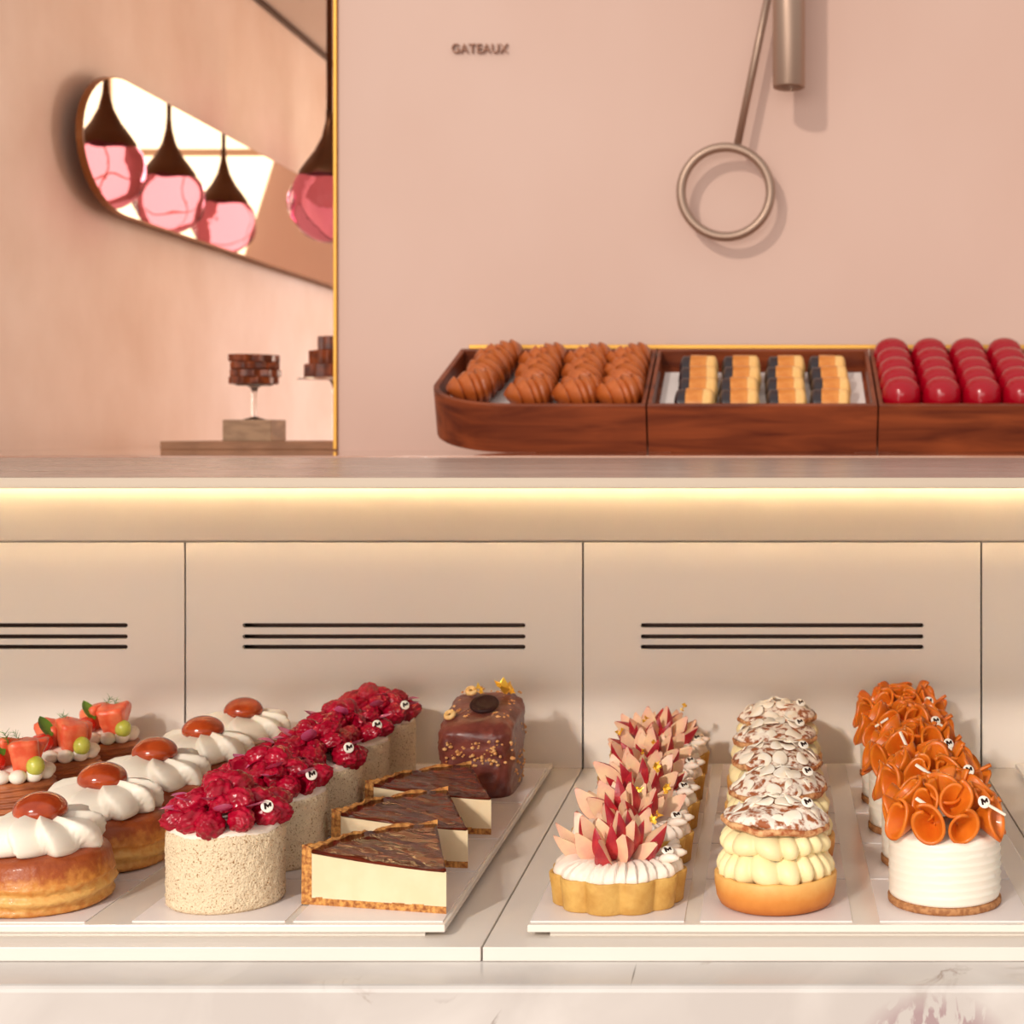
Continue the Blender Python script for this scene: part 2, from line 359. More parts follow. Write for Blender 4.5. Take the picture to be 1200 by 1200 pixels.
# ================================================================== COUNTER AND CASE
ct = thing('counter_top', 'polished grey counter top above the pastry case', 'counter', (0,0,0))
part('counter_slab', box_mesh('counter_slab', XW, 1.3, 1.101, 1.999, H-.0365, H-.0307, M['stone'], .0006), ct)
part('counter_fascia', box_mesh('counter_fascia', XW, 1.3, 1.092, 1.101, H-.0376, H-.0305, mat('fascia_cream', (188,172,154), .4), .0006), ct, label='cream front edge')
part('led_strip', tube('led_strip', [(XW, 1.497, H-.0488), (1.3, 1.497, H-.0488)], .001, M['led'], 8), ct, label='glowing warm light strip')
part('strip_shield', box_mesh('strip_shield', XW, 1.3, 1.488, 1.4996, H-.0509, H-.0503, M['cream_panel']), ct)  # unseen plate added to keep the strip's light off the vent panels
bm = bmesh.new()
for (x0, x1, y0, y1) in ((XW, 1.3, 2.00, YW), (XW, -.7045, YW, 3.5)):
    r = bmesh.ops.create_cube(bm, size=1)
    for v in r['verts']: v.co = Vector(((x0+x1)/2+v.co.x*(x1-x0), (y0+y1)/2+v.co.y*(y1-y0), H-.0366+v.co.z*.0162))
thing('back_ledge', 'glossy pinkish ledge raised behind the grey counter top', 'ledge', (0,0,0), me=bm_mesh('back_ledge', bm, M['ledge'], False))
# counter base under the ledge (behind the case)
thing('back_cabinet', 'closed counter body behind and below the pastry case', 'cabinet', (0,0,0), me=box_mesh('back_cabinet', XW, 1.3, 1.64, 2.58, 0, H-.0447, M['cream_panel']))

# cove above the panels
prof = []
YP = 1.576
prof.append((1.44, H-.0400)); prof.append((1.512, H-.0425))
for i in range(21):
    t = i/20; b0, b1, b2 = (1-t)**2, 2*t*(1-t), t*t
    prof.append((1.516*b0 + 1.553*b1 + YP*b2, H - (.0450*b0 + .077*b1 + .1062*b2)))
vs, fs = [], []
for (y, z) in prof:
    vs += [(XW, y, z), (1.3, y, z)]
for (y, z) in reversed(prof):
    vs += [(XW, y+.003, z+.003), (1.3, y+.003, z+.003)]
n = len(vs)//2
for k in range(n): a = k*2; b = ((k+1) % n)*2; fs.append((a, a+1, b+1, b))
thing('cove', 'smooth cream cove lit by the light strip above the vent panels', 'panel', (0,0,0), me=mesh('cove', vs, fs, M['cream_panel'], True))

# vent panels with cut slots
JX = [-.9573, -.5707, -.1841, .2032, .5902, .9772]
def slot_panel(x0, x1, z0, z1, slots):
    cu = bpy.data.curves.new('p', 'CURVE'); cu.dimensions = '2D'; cu.fill_mode = 'BOTH'; cu.extrude = .003
    def ring(pts):
        s = cu.splines.new('POLY'); s.points.add(len(pts)-1); s.use_cyclic_u = True
        for p, c in zip(s.points, pts): p.co = (c[0], c[1], 0, 1)
    ring([(x0, z0), (x1, z0), (x1, z1), (x0, z1)])
    for (a, b, zc, hw) in slots:
        ring([(a+hw+hw*math.cos(PI/2+PI*i/8), zc+hw*math.sin(PI/2+PI*i/8)) for i in range(9)] + [(b-hw+hw*math.cos(-PI/2+PI*i/8), zc+hw*math.sin(-PI/2+PI*i/8)) for i in range(9)])
    o = bpy.data.objects.new('tmp_panel', cu); COL.objects.link(o); bpy.context.view_layer.update()
    me = bpy.data.meshes.new_from_object(o.evaluated_get(bpy.context.evaluated_depsgraph_get())); bpy.data.objects.remove(o)
    me.materials.clear(); me.materials.append(M['cream_panel'])
    for v in me.vertices: v.co = Vector((v.co.x, v.co.z, v.co.y))
    me.update(); return me
PL = ['slotted cream vent panel behind the salmon-topped pastries, partly out of the frame', 'slotted cream vent panel behind the raspberry cakes and cheesecake slices',
      'slotted cream vent panel behind the fruit tarts and almond cakes', 'cream panel at the far right, behind the orange-topped cakes']
for i in range(1, 5):
    a, b = JX[i-1]+.0009, JX[i]-.0009; mid = (JX[i-1]+JX[i])/2; w2 = (b-a)/2
    o = thing('vent_panel', PL[i-1], 'panel', (mid, YP+.003, H), 'slotted panels at the back of the case')
    part('panel_face', slot_panel(-w2, w2, -.326, -.1068, [(-.1375, .1375, z, .0021) for z in (-.1873, -.1982, -.2083)]), o)
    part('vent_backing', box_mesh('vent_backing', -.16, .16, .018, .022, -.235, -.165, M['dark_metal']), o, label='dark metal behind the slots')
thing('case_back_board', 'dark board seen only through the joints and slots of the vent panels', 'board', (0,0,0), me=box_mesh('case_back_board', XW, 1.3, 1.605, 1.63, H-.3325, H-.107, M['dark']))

# deck of the case in segments, and marble front
DL = ['cream deck section under the salmon-topped pastries', 'cream deck section under the left pastry tray', 'cream deck section under the tray of tarts and orange cakes', 'cream deck section at the far right of the case']
for i in range(1, 5):
    thing('case_deck', DL[i-1], 'deck', (0,0,0), 'deck sections of the pastry case', me=box_mesh('case_deck', JX[i-1]+.0006, JX[i]-.0006, 1.027, YP, H-.3350, H-.326, M['deck'], .0006))
thing('deck_support', 'dark ledge under the back board of the case', 'board', (0,0,0), me=box_mesh('deck_support', XW, 1.3, 1.577, 1.635, H-.3352, H-.3325, M['dark']))
mc = thing('marble_counter', 'white veined marble counter front below the pastry case', 'counter', (0, .982, H), me=box_mesh('marble_counter', XW, 1.3, 0, .655, -H, -.3352, M['marble'], .004, 3))

# trays
ZT = H-.3173
def tray(x0, x1, label, y0=1.045, y1=1.556):
    o = thing('display_tray', label, 'tray', ((x0+x1)/2, y0, H), 'white trays in the pastry case'); w2 = (x1-x0)/2
    part('tray_plate', box_mesh('tray_plate', -w2, w2, 0, y1-y0, -.3222, -.3173, M['tray'], .0008), o)
    part('tray_foot', box_mesh('tray_foot', -w2+.014, w2-.014, .006, y1-y0-.01, -.326, -.3222, M['tray']), o)
tray(-.553, -.211, 'wide white tray under the raspberry cakes and cheesecake slices')
tray(-.158, .186, 'wide white tray under the fruit tarts, almond cakes and orange-topped cakes')
tray(-.93, -.588, 'white tray under the salmon-topped pastries at the left edge')
tray(.233, .56, 'empty-looking white tray at the right edge of the case')

ORD5 = ['front', 'second from the front', 'third from the front', 'fourth from the front', 'rearmost']
ORD3 = ['front', 'middle', 'rearmost']
ZCARD = H-.3165
def card(xc, y0, sx, sy, label):
    o = thing('cake_card', label, 'card', (xc, y0+sy/2, ZT), 'white cards under the pastries', me=box_mesh('cake_card', -sx/2, sx/2, -sy/2, sy/2, 0, .0008, M['card']))

# ================================================================== SHARED PASTRY PIECES
TOKEN = lathe('token', [(0,0), (.0046,0), (.005,.0004), (.0048,.0011), (.0042,.0013), (0,.0013)], 24, M['token'])
mk = [(-.0026,-.0024), (-.0026,.0024), (-.0012,.0026), (.0004,.0006), (.0018,.0026), (.003,.0024), (.003,-.0006), (.0018,-.0006), (.0018,.0006), (.0004,-.0014), (-.0012,.0002), (-.0012,-.0024)]
MARK = prism('token_mark', mk, .0012, .0017, M['choc_mark'])
def token(parent, loc, d):
    mx = Matrix.Translation(loc) @ aim(d) @ Matrix.Rotation(PI/2, 4, 'Y') @ Matrix.Rotation(PI/2, 4, 'Z') @ Matrix.Scale(.86, 4)
    t = part('token', TOKEN, parent, mx=mx, label='small white disc with a dark chocolate mark')
    part('token_mark', MARK, t)
def gold_me(seed, s):
    r = random.Random(seed); vs, fs = [], []
    for i in range(5):
        for j in range(5):
            vs.append((s*(i/4-.5)+r.uniform(-.2,.2)*s, s*.8*(j/4-.5)+r.uniform(-.2,.2)*s, r.uniform(0,.6)*s))
    for i in range(4):
        for j in range(4):
            if r.random() < .85: fs.append((i*5+j, i*5+j+1, (i+1)*5+j+1, (i+1)*5+j))
    return mesh('gold_leaf', vs, fs, M['gold'], False)
GOLD = [gold_me(k, .006) for k in range(3)]

# raspberry
def fib(n):
    out = []
    for k in range(n):
        z = 1-2*(k+.5)/n; r = math.sqrt(1-z*z); a = k*2.399963; out.append(Vector((r*math.cos(a), r*math.sin(a), z)))
    return out
DR = fib(50)
def berry_shape(d, half):
    best = max(d.dot(p) for p in DR); ang = math.acos(min(1, best))
    bump = max(0, 1-(ang/.29)**2)
    r = .86 + .24*math.sqrt(bump)
    q = Vector((d.x*.0088*r, d.y*.0088*r, d.z*.0108*r))
    tp = 1 - .25*max(0, q.z/.0108); q.x *= tp; q.y *= tp
    if half and q.y < -.0012:
        depth = .0022*max(0, 1-((q.x/.0055)**2 + (q.z/.008)**2))
        q.y = -.0012 + depth
    return q
BERRY = [ico('raspberry', 4, M['berry'], lambda d: berry_shape(d, False)), ico('raspberry_half', 4, M['berry'], lambda d: berry_shape(d, True))]
def petal_shape(L, W, curl):
    vs, fs = [], []; nu, nv = 9, 5
    for i in range(nu):
        u = i/(nu-1); wd = W*math.sin(PI*min(1, .06+u*.94))**.7
        for j in range(nv):
            v = j/(nv-1)*2-1
            vs.append((L*u, wd*v, curl*u*u + .25*W*v*v*math.sin(PI*u)))
    for i in range(nu-1):
        for j in range(nv-1): fs.append((i*nv+j, i*nv+j+1, (i+1)*nv+j+1, (i+1)*nv+j))
    return mesh('petal', vs, fs, M['petal'])
FPETAL = [petal_shape(.017, .0062, .005), petal_shape(.014, .0055, -.003)]

# ---------------------------------------------- raspberry cakes
CRUMB = lathe('crumb_body', [(0,0), (.0365,0), (.0380,.0015)] + [(.0385, .003+.0445*i/26) for i in range(27)] + [(.0381,.0495), (.0365,.0512), (.03,.052), (0,.0522)], 150, M['crumb'],
    lambda a, k, r, z: ((r + (.0011*noise.noise(Vector((math.cos(a)*r, math.sin(a)*r, z))*420) + .0006*noise.noise(Vector((math.cos(a)*r, math.sin(a)*r, z))*900) if k > 1 else 0)), z))
CTOP = lathe('cream_layer', [(.0373,.0495), (.0376,.0512), (.036,.0532), (.02,.0555), (0,.0562)], 60, M['pinkcream'], lambda a, k, r, z: (r*(1+.012*math.sin(5*a+1)), z+.0006*math.sin(9*a)))
def raspberry_cake(x, y, label, seed):
    r = random.Random(seed)
    o = thing('raspberry_cake', label, 'cake', (x, y, ZCARD), 'raspberry cakes in a row', rz=r.uniform(-.2, .2))
    part('cake_body', CRUMB, o, rot=(0,0,seed)); part('cream_layer', CTOP, o, rot=(0,0,seed*2))
    for (rad, z, n, tilt) in ((.0325, .0585, 11, .15), (.0195, .0665, 8, .5), (.007, .0745, 3, .9)):
        for i in range(n):
            a = 2*PI*i/n + r.uniform(-.2,.2) + seed
            d = Vector((math.cos(a), math.sin(a), r.uniform(-.15,.4)*(1 if rad > .02 else 1.5)))
            tw = Matrix.Rotation(r.uniform(0, 2*PI), 4, 'X')
            loc = Vector((math.cos(a)*(rad+r.uniform(-.002,.003)), math.sin(a)*(rad+r.uniform(-.002,.003)), z+r.uniform(-.0015,.003)))
            s = r.uniform(.95, 1.2)
            mx = Matrix.Translation(loc) @ aim(d) @ tw @ Matrix.Rotation(PI/2, 4, 'Y') @ Matrix.Scale(s, 4)
            part('raspberry', BERRY[1 if r.random() < .4 else 0], o, mx=mx)
    for i in range(8):
        a = r.uniform(0, 2*PI); rr = r.uniform(.008,.034)
        mx = Matrix.Translation((rr*math.cos(a), rr*math.sin(a), .075-.35*rr+r.uniform(0,.004))) @ Matrix.Rotation(a+r.uniform(-.8,.8), 4, 'Z') @ Matrix.Rotation(r.uniform(-.5,.3), 4, 'Y')
        part('petal', FPETAL[i % 2], o, mx=mx, label='magenta flower petal')
    q = Matrix.Rotation(-o.rotation_euler.z, 3, 'Z')
    token(o, q @ Vector((.0345, -.022, .0680)), q @ Vector((.55, -.75, .4)))
for i in range(5):
    y = 1.10+.1*i
    card(-.3655, 1.051+.1*i, .099, .097, 'white card under the %s raspberry cake' % ORD5[i])
    raspberry_cake(-.3705+.001*((i*7) % 3), y, '%s crumb-coated round cake heaped with raspberries' % ORD5[i], 11+i*3)

# ---------------------------------------------- lotus fruit tarts
def flute(a):
    n = 11
    return 1 + .12*abs(math.cos(n*a/2+.3*math.sin(2*a)))**.75
def ell(a, A=.0425, B=.0395): return A*B/math.sqrt((B*math.cos(a))**2 + (A*math.sin(a))**2)
TC = lathe('tart_crust', [(0,0), (.90,0), (.93,.001), (.955,.011), (.985,.0205), (.975,.0216), (.935,.0214), (.91,.0195), (0,.019)], 176, M['short'],
    lambda a, k, r, z: (ell(a)*flute(a)*r + .0004*noise.noise(Vector((math.cos(a), math.sin(a), z*40))*6), z + (.0006*noise.noise(Vector((math.cos(a)*9, math.sin(a)*9, 3))) if k > 3 else 0)))
def tcream(a, k, r, z):
    e = ell(a)*(flute(a)*.5+.5)*r
    front = max(0, math.cos(a+PI/2-.5))**.5   # ridged on the front and right side, smooth elsewhere
    saw = ((a*34/(2*PI) + r*1.2) % 1)
    amp = (.0032 if .62 < r < .97 else .0006)*front
    return e*(1+.05*front*(saw-.5)+.02*noise.noise(Vector((math.cos(a)*3, math.sin(a)*3, 1)))), z + amp*(saw-.4) + .0012*noise.noise(Vector((e*math.cos(a)*90, e*math.sin(a)*90, 4)))
TCR = lathe('tart_cream', [(.955,.0195), (.985,.0222), (.96,.0252), (.88,.0282), (.78,.0300), (.66,.0308), (.5,.0306), (.3,.0298), (0,.0296)], 272, M['pinkcream'], tcream)
PIPED = tube('piped_shell', [(0,0,0), (.004,0,.001), (.008,.0005,.0012), (.012,.001,.0008), (.015,.002,0)], lambda t: .0032*math.sin(PI*(.15+.8*t))**.6, M['pinkcream'], 12)
def slice_me(L, W, T):
    # crescent of fruit: two flat flesh faces that meet on the inner edge, a bulging skin on the outside
    vs, fs, idx = [], [], []; n = 15; arc = 5
    for i in range(n):
        u = i/(n-1); wd = W*math.sin(PI*(.14+.86*u))**1.15 if u < 1 else 0
        th = T*math.sin(PI*min(1, .14+.86*u))**.9 if u < 1 else 0
        bend = .16*L*math.sin(PI*u*.9)
        x = L*u
        vs.append((x, 0, wd*.55 + bend*.2))                                # inner edge
        for j in range(arc):
            t = j/(arc-1)*2-1
            vs.append((x, th*t, -wd*.45*(1-.35*t*t) - bend))
    m = arc+1
    for i in range(n-1):
        a, b = i*m, (i+1)*m
        fs.append((a, b, b+1, a+1)); idx.append(0)
        fs.append((a, a+arc, b+arc, b)); idx.append(0)
        for j in range(1, arc): fs.append((a+j, b+j, b+j+1, a+j+1)); idx.append(1)
    fs.append(tuple(range(m-1, -1, -1))); idx.append(0)
    return mesh('fruit_slice', vs, fs, [M['flesh'], M['skin']], False, idx)
SL = [slice_me(.038, .0088, .0056), slice_me(.035, .0082, .0058), slice_me(.032, .0078, .0052)]
def lotus_tart(x, y, label, seed):
    r = random.Random(seed)
    o = thing('fruit_tart', label, 'tart', (x, y, ZCARD), 'fluted fruit tarts in a row', rz=r.uniform(-.06,.06))
    part('tart_crust', TC, o); part('tart_cream', TCR, o, label='blush whipped cream')
    c = Vector((-.003, .004, .028))
    for (rad, n, el, base) in ((.0115, 12, .70, 0), (.0065, 9, 1.0, 1), (.002, 5, 1.3, 2)):
        for i in range(n):
            a = 2*PI*i/n + seed + base*.4 + r.uniform(-.14,.14); e = el + r.uniform(-.14,.14)
            d = Vector((math.cos(a)*math.cos(e), math.sin(a)*math.cos(e), math.sin(e)))
            tw = r.choice((0, 0, .2, -.2, .6, -.6, .9, -.9, PI)) + r.uniform(-.3,.3)
            mx = Matrix.Translation(c + Vector((rad*math.cos(a), rad*math.sin(a), -.002))) @ aim(d) @ Matrix.Rotation(tw, 4, 'X')
            part('fruit_slice', SL[(i+base) % 3], o, mx=mx)
    for i in range(2):
        a = r.uniform(0, 2*PI)
        part('gold_leaf', GOLD[i], o, loc=(.026*math.cos(a), .02*math.sin(a), .052+r.uniform(0,.008)), rot=(r.uniform(0,3), r.uniform(0,3), 0), sc=r.uniform(.8,1.3))
    for k in range(4):
        part('piped_shell', PIPED, o, loc=(.029+.003*(k % 2), -.012+.009*k, .0295), rot=(0, -.2, -.5+.5*k))
    token(o, (.0345, -.010, .0355), (.2, -.42, .9))
for i in range(5):
    card(-.107, 1.051+.1*i, .0995, .097, 'white card under the %s fruit tart' % ORD5[i])
    lotus_tart(-.1045, 1.100+.1*i, '%s fluted tart topped with red-skinned fruit slices' % ORD5[i], 3+i*5)

# ---------------------------------------------- almond cream cakes
BR = lathe('brioche_base', [(0,0), (.034,0), (.0375,.0015), (.0398,.006), (.0412,.014), (.0414,.0205), (.0405,.0218), (.038,.0216), (.036,.019), (0,.019)], 96, M['brioche'],
    lambda a, k, r, z: (r*(1+.006*noise.noise(Vector((math.cos(a)*2, math.sin(a)*2, z*30)))), z + (.0009*noise.noise(Vector((math.cos(a)*4, math.sin(a)*4, 1))) if k > 4 else 0)))
def ruffle(r0, z0, h, n, seed):
    prof = [(.90,.0), (.985,.08), (1.03,.22), (1.04,.38), (1.01,.54), (.96,.68), (.90,.80), (.82,.92), (.7,1.0), (.45,1.03), (0,1.03)]
    def f(a, k, r, z):
        u = (z-z0)/h
        wob = a*n/2/PI + .35*math.sin(a*3+seed) + .22*u
        q = abs(math.sin(PI*wob))
        amp = .125*(1-u*.7)
        return r*(1 - amp*(1-q**.55)*1.6), z + .0012*math.sin(a*5+seed) + .0016*(q-.5)*(1 if u > .3 else 0)
    return lathe('cream_ruffle', [(r0*a, z0+h*b) for a, b in prof], 256, M['ycream'], f)
RUF = [ruffle(.0385, .0185, .020, 17, 0), ruffle(.0365, .0365, .0155, 15, 2)]
def lid_me(seed):
    def f(a, k, r, z):
        p = Vector((math.cos(a)*r*60, math.sin(a)*r*60, seed))
        edge = 1 + .07*noise.noise(Vector((math.cos(a)*2.5, math.sin(a)*2.5, seed)))
        return r*edge, z + .0042*noise.noise(p) * (1 if k > 1 else .6)
    return lathe('pastry_lid', [(0,-.001), (.03,-.0005), (.0365,.001), (.038,.003), (.0365,.0052), (.032,.0082), (.026,.0112), (.019,.0136), (.011,.0152), (.004,.0158), (0,.0158)], 90, M['lid'], f)
LID = [lid_me(k*3.3) for k in range(3)]
RIM = [lathe('lid_rim', [(.0365,-.0016), (.0388,-.0002), (.0392,.0018), (.0378,.0034), (.0362,.0015)], 90, M['lid_dark'],
    lambda a, k, r, z, s=s: (r*(1 + .07*noise.noise(Vector((math.cos(a)*2.5, math.sin(a)*2.5, s*3.3)))+.012*math.sin(11*a)), z + .0026*noise.noise(Vector((math.cos(a)*3, math.sin(a)*3, s*3.3))))) for s in range(3)]
AF = [lathe('almond_flake', [(0,0), (.9,0), (1,.0005), (.9,.0011), (0,.0012)], 26, M['almond'], lambda a, k, r, z, e=e: (r*.0078*(1-.22*abs(math.sin(a))-.10*math.cos(a)*e), z + .0011*math.cos(2*a+e)*r*r)) for e in (-1, 1)]
def almond_cake(x, y, label, seed):
    r = random.Random(seed)
    o = thing('almond_cake', label, 'cake', (x, y, ZCARD), 'almond cream cakes in a row', rz=seed*.7)
    part('pastry_base', BR, o); part('cream_ruffle', RUF[0], o); part('cream_ruffle', RUF[1], o, rot=(0,0,.4))
    ld = part('pastry_lid', LID[seed % 3], o, loc=(0,0,.0525), rot=(r.uniform(-.06,.06), r.uniform(-.06,.06), 0), sc=(.93,.93,1), label='sugar-dusted puff pastry lid')
    part('lid_rim', RIM[seed % 3], ld)
    for i in range(17):
        if i < 10: a = 2*PI*i/10 + seed + r.uniform(-.15,.15); rr = .0285 + r.uniform(-.002,.0015)
        else: a = 2*PI*i/7 + r.uniform(-.3,.3); rr = r.uniform(.006,.018)
        zz = .0525 + .0160*(1-(rr/.038)**2) + .0010
        n = Vector((math.cos(a)*rr*.75, math.sin(a)*rr*.75, .022)).normalized() + Vector((r.uniform(-.14,.14), r.uniform(-.14,.14), 0))
        mx = Matrix.Translation((rr*math.cos(a), rr*math.sin(a), zz)) @ aim(n) @ Matrix.Rotation(PI/2, 4, 'Y') @ Matrix.Rotation(r.uniform(0,6), 4, 'Z') @ Matrix.Scale(r.uniform(.8,1.1), 4)
        part('almond_flake', AF[i % 2], o, mx=mx)
    q = Matrix.Rotation(-o.rotation_euler.z, 3, 'Z')
    token(o, q @ Vector((.021, -.012, .0692)), q @ Vector((.3, -.55, .78)))
for i in range(5):
    card(.0025, 1.051+.1*i, .0985, .097, 'white card under the %s almond cake' % ORD5[i])
    almond_cake(.0035+.0012*((i*5) % 3-1), 1.095+.1*i, '%s round cake of piped custard cream under an almond pastry lid' % ORD5[i], 2+i)

# ---------------------------------------------- orange-topped cream cakes
MB = lathe('biscuit_base', [(0,0), (.0372,0), (.0382,.001), (.0382,.004), (.037,.005), (0,.005)], 80, M['biscuit'], lambda a, k, r, z: (r*(1+.01*noise.noise(Vector((math.cos(a)*8, math.sin(a)*8, z*300)))), z))
def comb(a, k, r, z):
    side = .5+.5*math.cos(a-.0)               # combed ridges show most on one side
    saw = ((z - .0016*math.sin(a*1.5))*1000/5.2) % 1
    return r + (.0013*(saw**2)*(.25+.75*side**1.5) if 2 < k < 44 else 0) + .0003*math.sin(3*a), z + (.0016*math.sin(4*a)*math.sin(7*a+1) if k >= 44 else 0)
MBODY = lathe('cream_body', [(.0, .0045), (.034,.0045), (.0368,.0055)] + [(.0374-.0004*abs(i/40-.5), .007+.0375*i/40) for i in range(41)] + [(.0372,.0462), (.0358,.0475), (.030,.0490), (.02,.0505), (0,.0512)], 140, M['cream'], comb)
def cone_petal(L, ry, rz, op, lean, thick=.0018):
    bm = bmesh.new(); nu, nv = 10, 40; g = []
    for i in range(nu):
        s = (i/(nu-1)); row = []
        for j in range(nv):
            t = j/(nv-1); a = (-1 + 2*t)*PI*op
            tw = 1 - .30*t
            w = s**.7 if s > 0 else .01
            x = L*s + lean*s*math.cos(a) + .0006*math.sin(3*a)*s
            row.append(bm.verts.new((x, ry*w*tw*math.sin(a) + .002*s*t, rz*w*tw*math.cos(a))))
        g.append(row)
    for i in range(nu-1):
        for j in range(nv-1): bm.faces.new((g[i][j], g[i][j+1], g[i+1][j+1], g[i+1][j]))
    bmesh.ops.recalc_face_normals(bm, faces=bm.faces[:])
    bmesh.ops.solidify(bm, geom=bm.faces[:], thickness=thick)
    bmesh.ops.recalc_face_normals(bm, faces=bm.faces[:])
    return bm_mesh('folded_slice', bm, M['mango'])
CP = [cone_petal(.018, .0114, .0152, 1.12, .002), cone_petal(.017, .0124, .0146, 1.08, -.003), cone_petal(.018, .0106, .0158, 1.18, .003)]
SLIV = box_mesh('almond_sliver', -.007, .007, -.0014, .0014, -.0009, .0009, M['almond'], .0006)
def mango_cake(x, y, label, seed):
    r = random.Random(seed)
    o = thing('orange_topped_cake', label, 'cake', (x, y, ZCARD), 'orange-topped cream cakes in a row', rz=0)
    part('biscuit_base', MB, o, label='thin brown biscuit base'); part('cream_body', MBODY, o, label='white combed cream')
    for (rad, z, n, el, ph) in ((.0215, .0580, 10, .06, .31), (.0125, .0630, 7, .55, .3), (.004, .0625, 4, 1.1, 0)):
        for i in range(n):
            a = -PI/2 + 2*PI*i/n + ph + r.uniform(-.12,.12); e = el + r.uniform(-.1,.12)
            d = Vector((math.cos(a)*math.cos(e), math.sin(a)*math.cos(e), math.sin(e)))
            mx = Matrix.Translation((rad*math.cos(a), rad*math.sin(a), z+r.uniform(-.001,.001))) @ aim(d) @ Matrix.Rotation(r.choice((PI, PI, PI+.5, PI-.5, 0))+r.uniform(-.25,.25), 4, 'X') @ Matrix.Scale(r.uniform(.95,1.12), 4)
            part('folded_slice', CP[(i+seed) % 3], o, mx=mx)
    part('almond_sliver', SLIV, o, loc=(.029+r.uniform(-.003,.002), -.034, .0685+r.uniform(-.002,.003)), rot=(.2, .85+r.uniform(-.5,.3), .3)); part('almond_sliver', SLIV, o, loc=(r.uniform(-.024,-.004), -.027, r.uniform(.071,.076)), rot=(.2, r.choice((-.6,.5,1.1)), -.4))
    token(o, (.0225, -.032, .0735), (.3, -.8, .5))
for i in range(5):
    card(.119, 1.051+.1*i, .0985, .097, 'white card under the %s orange-topped cake' % ORD5[i])
    mango_cake((.1165, .1185, .1150, .1150, .1190)[i], 1.098+.1*i, '%s white cream cake topped with folded orange fruit slices' % ORD5[i], 4+i*7)

# ---------------------------------------------- glazed-ball cream pastries
def puff(a, k, r, z):
    u = z/.038
    lay = .0014*math.sin(u*26 + 1.5*math.sin(a*2)) if u < .55 else 0
    return r*(1+.02*noise.noise(Vector((math.cos(a)*1.6, math.sin(a)*1.6, u)))) + lay + .0013*noise.noise(Vector((math.cos(a)*16, math.sin(a)*16, z*900)))*(1 if u < .6 else .3), z + .0022*noise.noise(Vector((math.cos(a)*1.4, math.sin(a)*1.4, 5)))*u
PUFF = lathe('puff_base', [(0,0), (.043,0), (.0462,.0015)] + [(.0470+.0024*math.sin(PI*i/22), .003+.027*i/22) for i in range(23)] + [(.0466,.0325), (.0445,.0355), (.040,.0372), (.03,.038), (0,.038)], 130, M['puff'], puff)
def star(a, k, r, z):
    u = (z-.036)/.022
    aa = a + .32*u
    c = (9*aa/(2*PI) + .12*math.sin(2*a) + .1*math.sin(3*a+1)) % 1
    k2 = (c/.82) if c < .82 else (1-c)/.18
    return r*(1.0 - .23*(k2**1.3)*(1-.3*u)) , z + .0030*(.5-k2)*(u > .25) + .0018*math.sin(a*2+1)
STAR = lathe('cream_star', [(.038,.0345), (.0425,.0362), (.0440,.0395), (.0440,.0440), (.0428,.0482), (.0400,.0518), (.034,.0545), (.024,.0562), (.012,.057), (0,.057)], 288, M['cream'], star)
AMB = ico('glazed_ball', 4, M['amber'], lambda d: Vector((d.x*.0176, d.y*.0176, (d.z*.0128 if d.z > 0 else d.z*.007))))
def ball_pastry(x, y, label, seed):
    o = thing('cream_pastry', label, 'pastry', (x, y, ZCARD), 'cream pastries with glazed balls', rz=seed*1.3)
    part('puff_base', PUFF, o, sc=(.955,.955,1), label='golden layered pastry base'); part('cream_star', STAR, o, sc=(.97,.97,1.03), label='star-piped white cream')
    part('glazed_ball', AMB, o, loc=(0,0,.0605), label='glossy amber ball')
YB = [1.098, 1.197, 1.296, 1.393, 1.490]
for i in range(5):
    card(-.4945, YB[i]-.049, .099, .096, 'white card under the %s cream pastry with a glazed ball' % ORD5[i])
    ball_pastry((-.4955, -.4945, -.4935, -.489, -.486)[i], YB[i], '%s round pastry with white cream and a glossy amber ball' % ORD5[i], i+1)

# ---------------------------------------------- salmon-coloured topped pastries
CH = lathe('layered_base', [(0,0), (.024,0), (.0275,.001)] + [(.0295, .002+.024*i/24) for i in range(25)] + [(.028,.0275), (.024,.0285), (0,.0285)], 90, M['choux'],
    lambda a, k, r, z: (r + .0013*math.sin(z*1400+2*math.sin(2*a)) + .001*noise.noise(Vector((math.cos(a)*2, math.sin(a)*2, z*50))), z))
def blobs():
    bm = bmesh.new()
    for i in range(11):
        a = 2*PI*i/11; r = bmesh.ops.create_icosphere(bm, subdivisions=3, radius=1)
        for v in r['verts']: v.co = Vector((.0225*math.cos(a)+v.co.x*.0068, .0225*math.sin(a)+v.co.y*.0068, .0335+v.co.z*.006))
    r = bmesh.ops.create_icosphere(bm, subdivisions=3, radius=1)
    for v in r['verts']: v.co = Vector((v.co.x*.02, v.co.y*.02, .034+v.co.z*.006))
    return bm_mesh('piped_cream', bm, M['cream'])
BLOB = blobs()
def cube_me(seed):
    bm = bmesh.new(); bmesh.ops.create_cube(bm, size=1); bmesh.ops.subdivide_edges(bm, edges=bm.edges[:], cuts=5, use_grid_fill=True)
    for v in bm.verts:
        c = v.co*2; q = Vector([math.copysign(abs(t)**1, t) for t in c]); L4 = (abs(q.x)**6+abs(q.y)**6+abs(q.z)**6)**(1/6)
        q = q/L4*max(abs(c.x), abs(c.y), abs(c.z)); q = q*(.0105); q.x *= .85+.2*c.z; q.y *= .9-.18*c.z*math.cos(seed); q.z *= 1.1+.22*c.x*math.sin(seed+1); v.co = q + q*.2*noise.noise(c*1.3+Vector((seed,0,0)))
    return bm_mesh('fruit_cube', bm, M['salmon'])
CUBE = [cube_me(k*2.2) for k in range(3)]
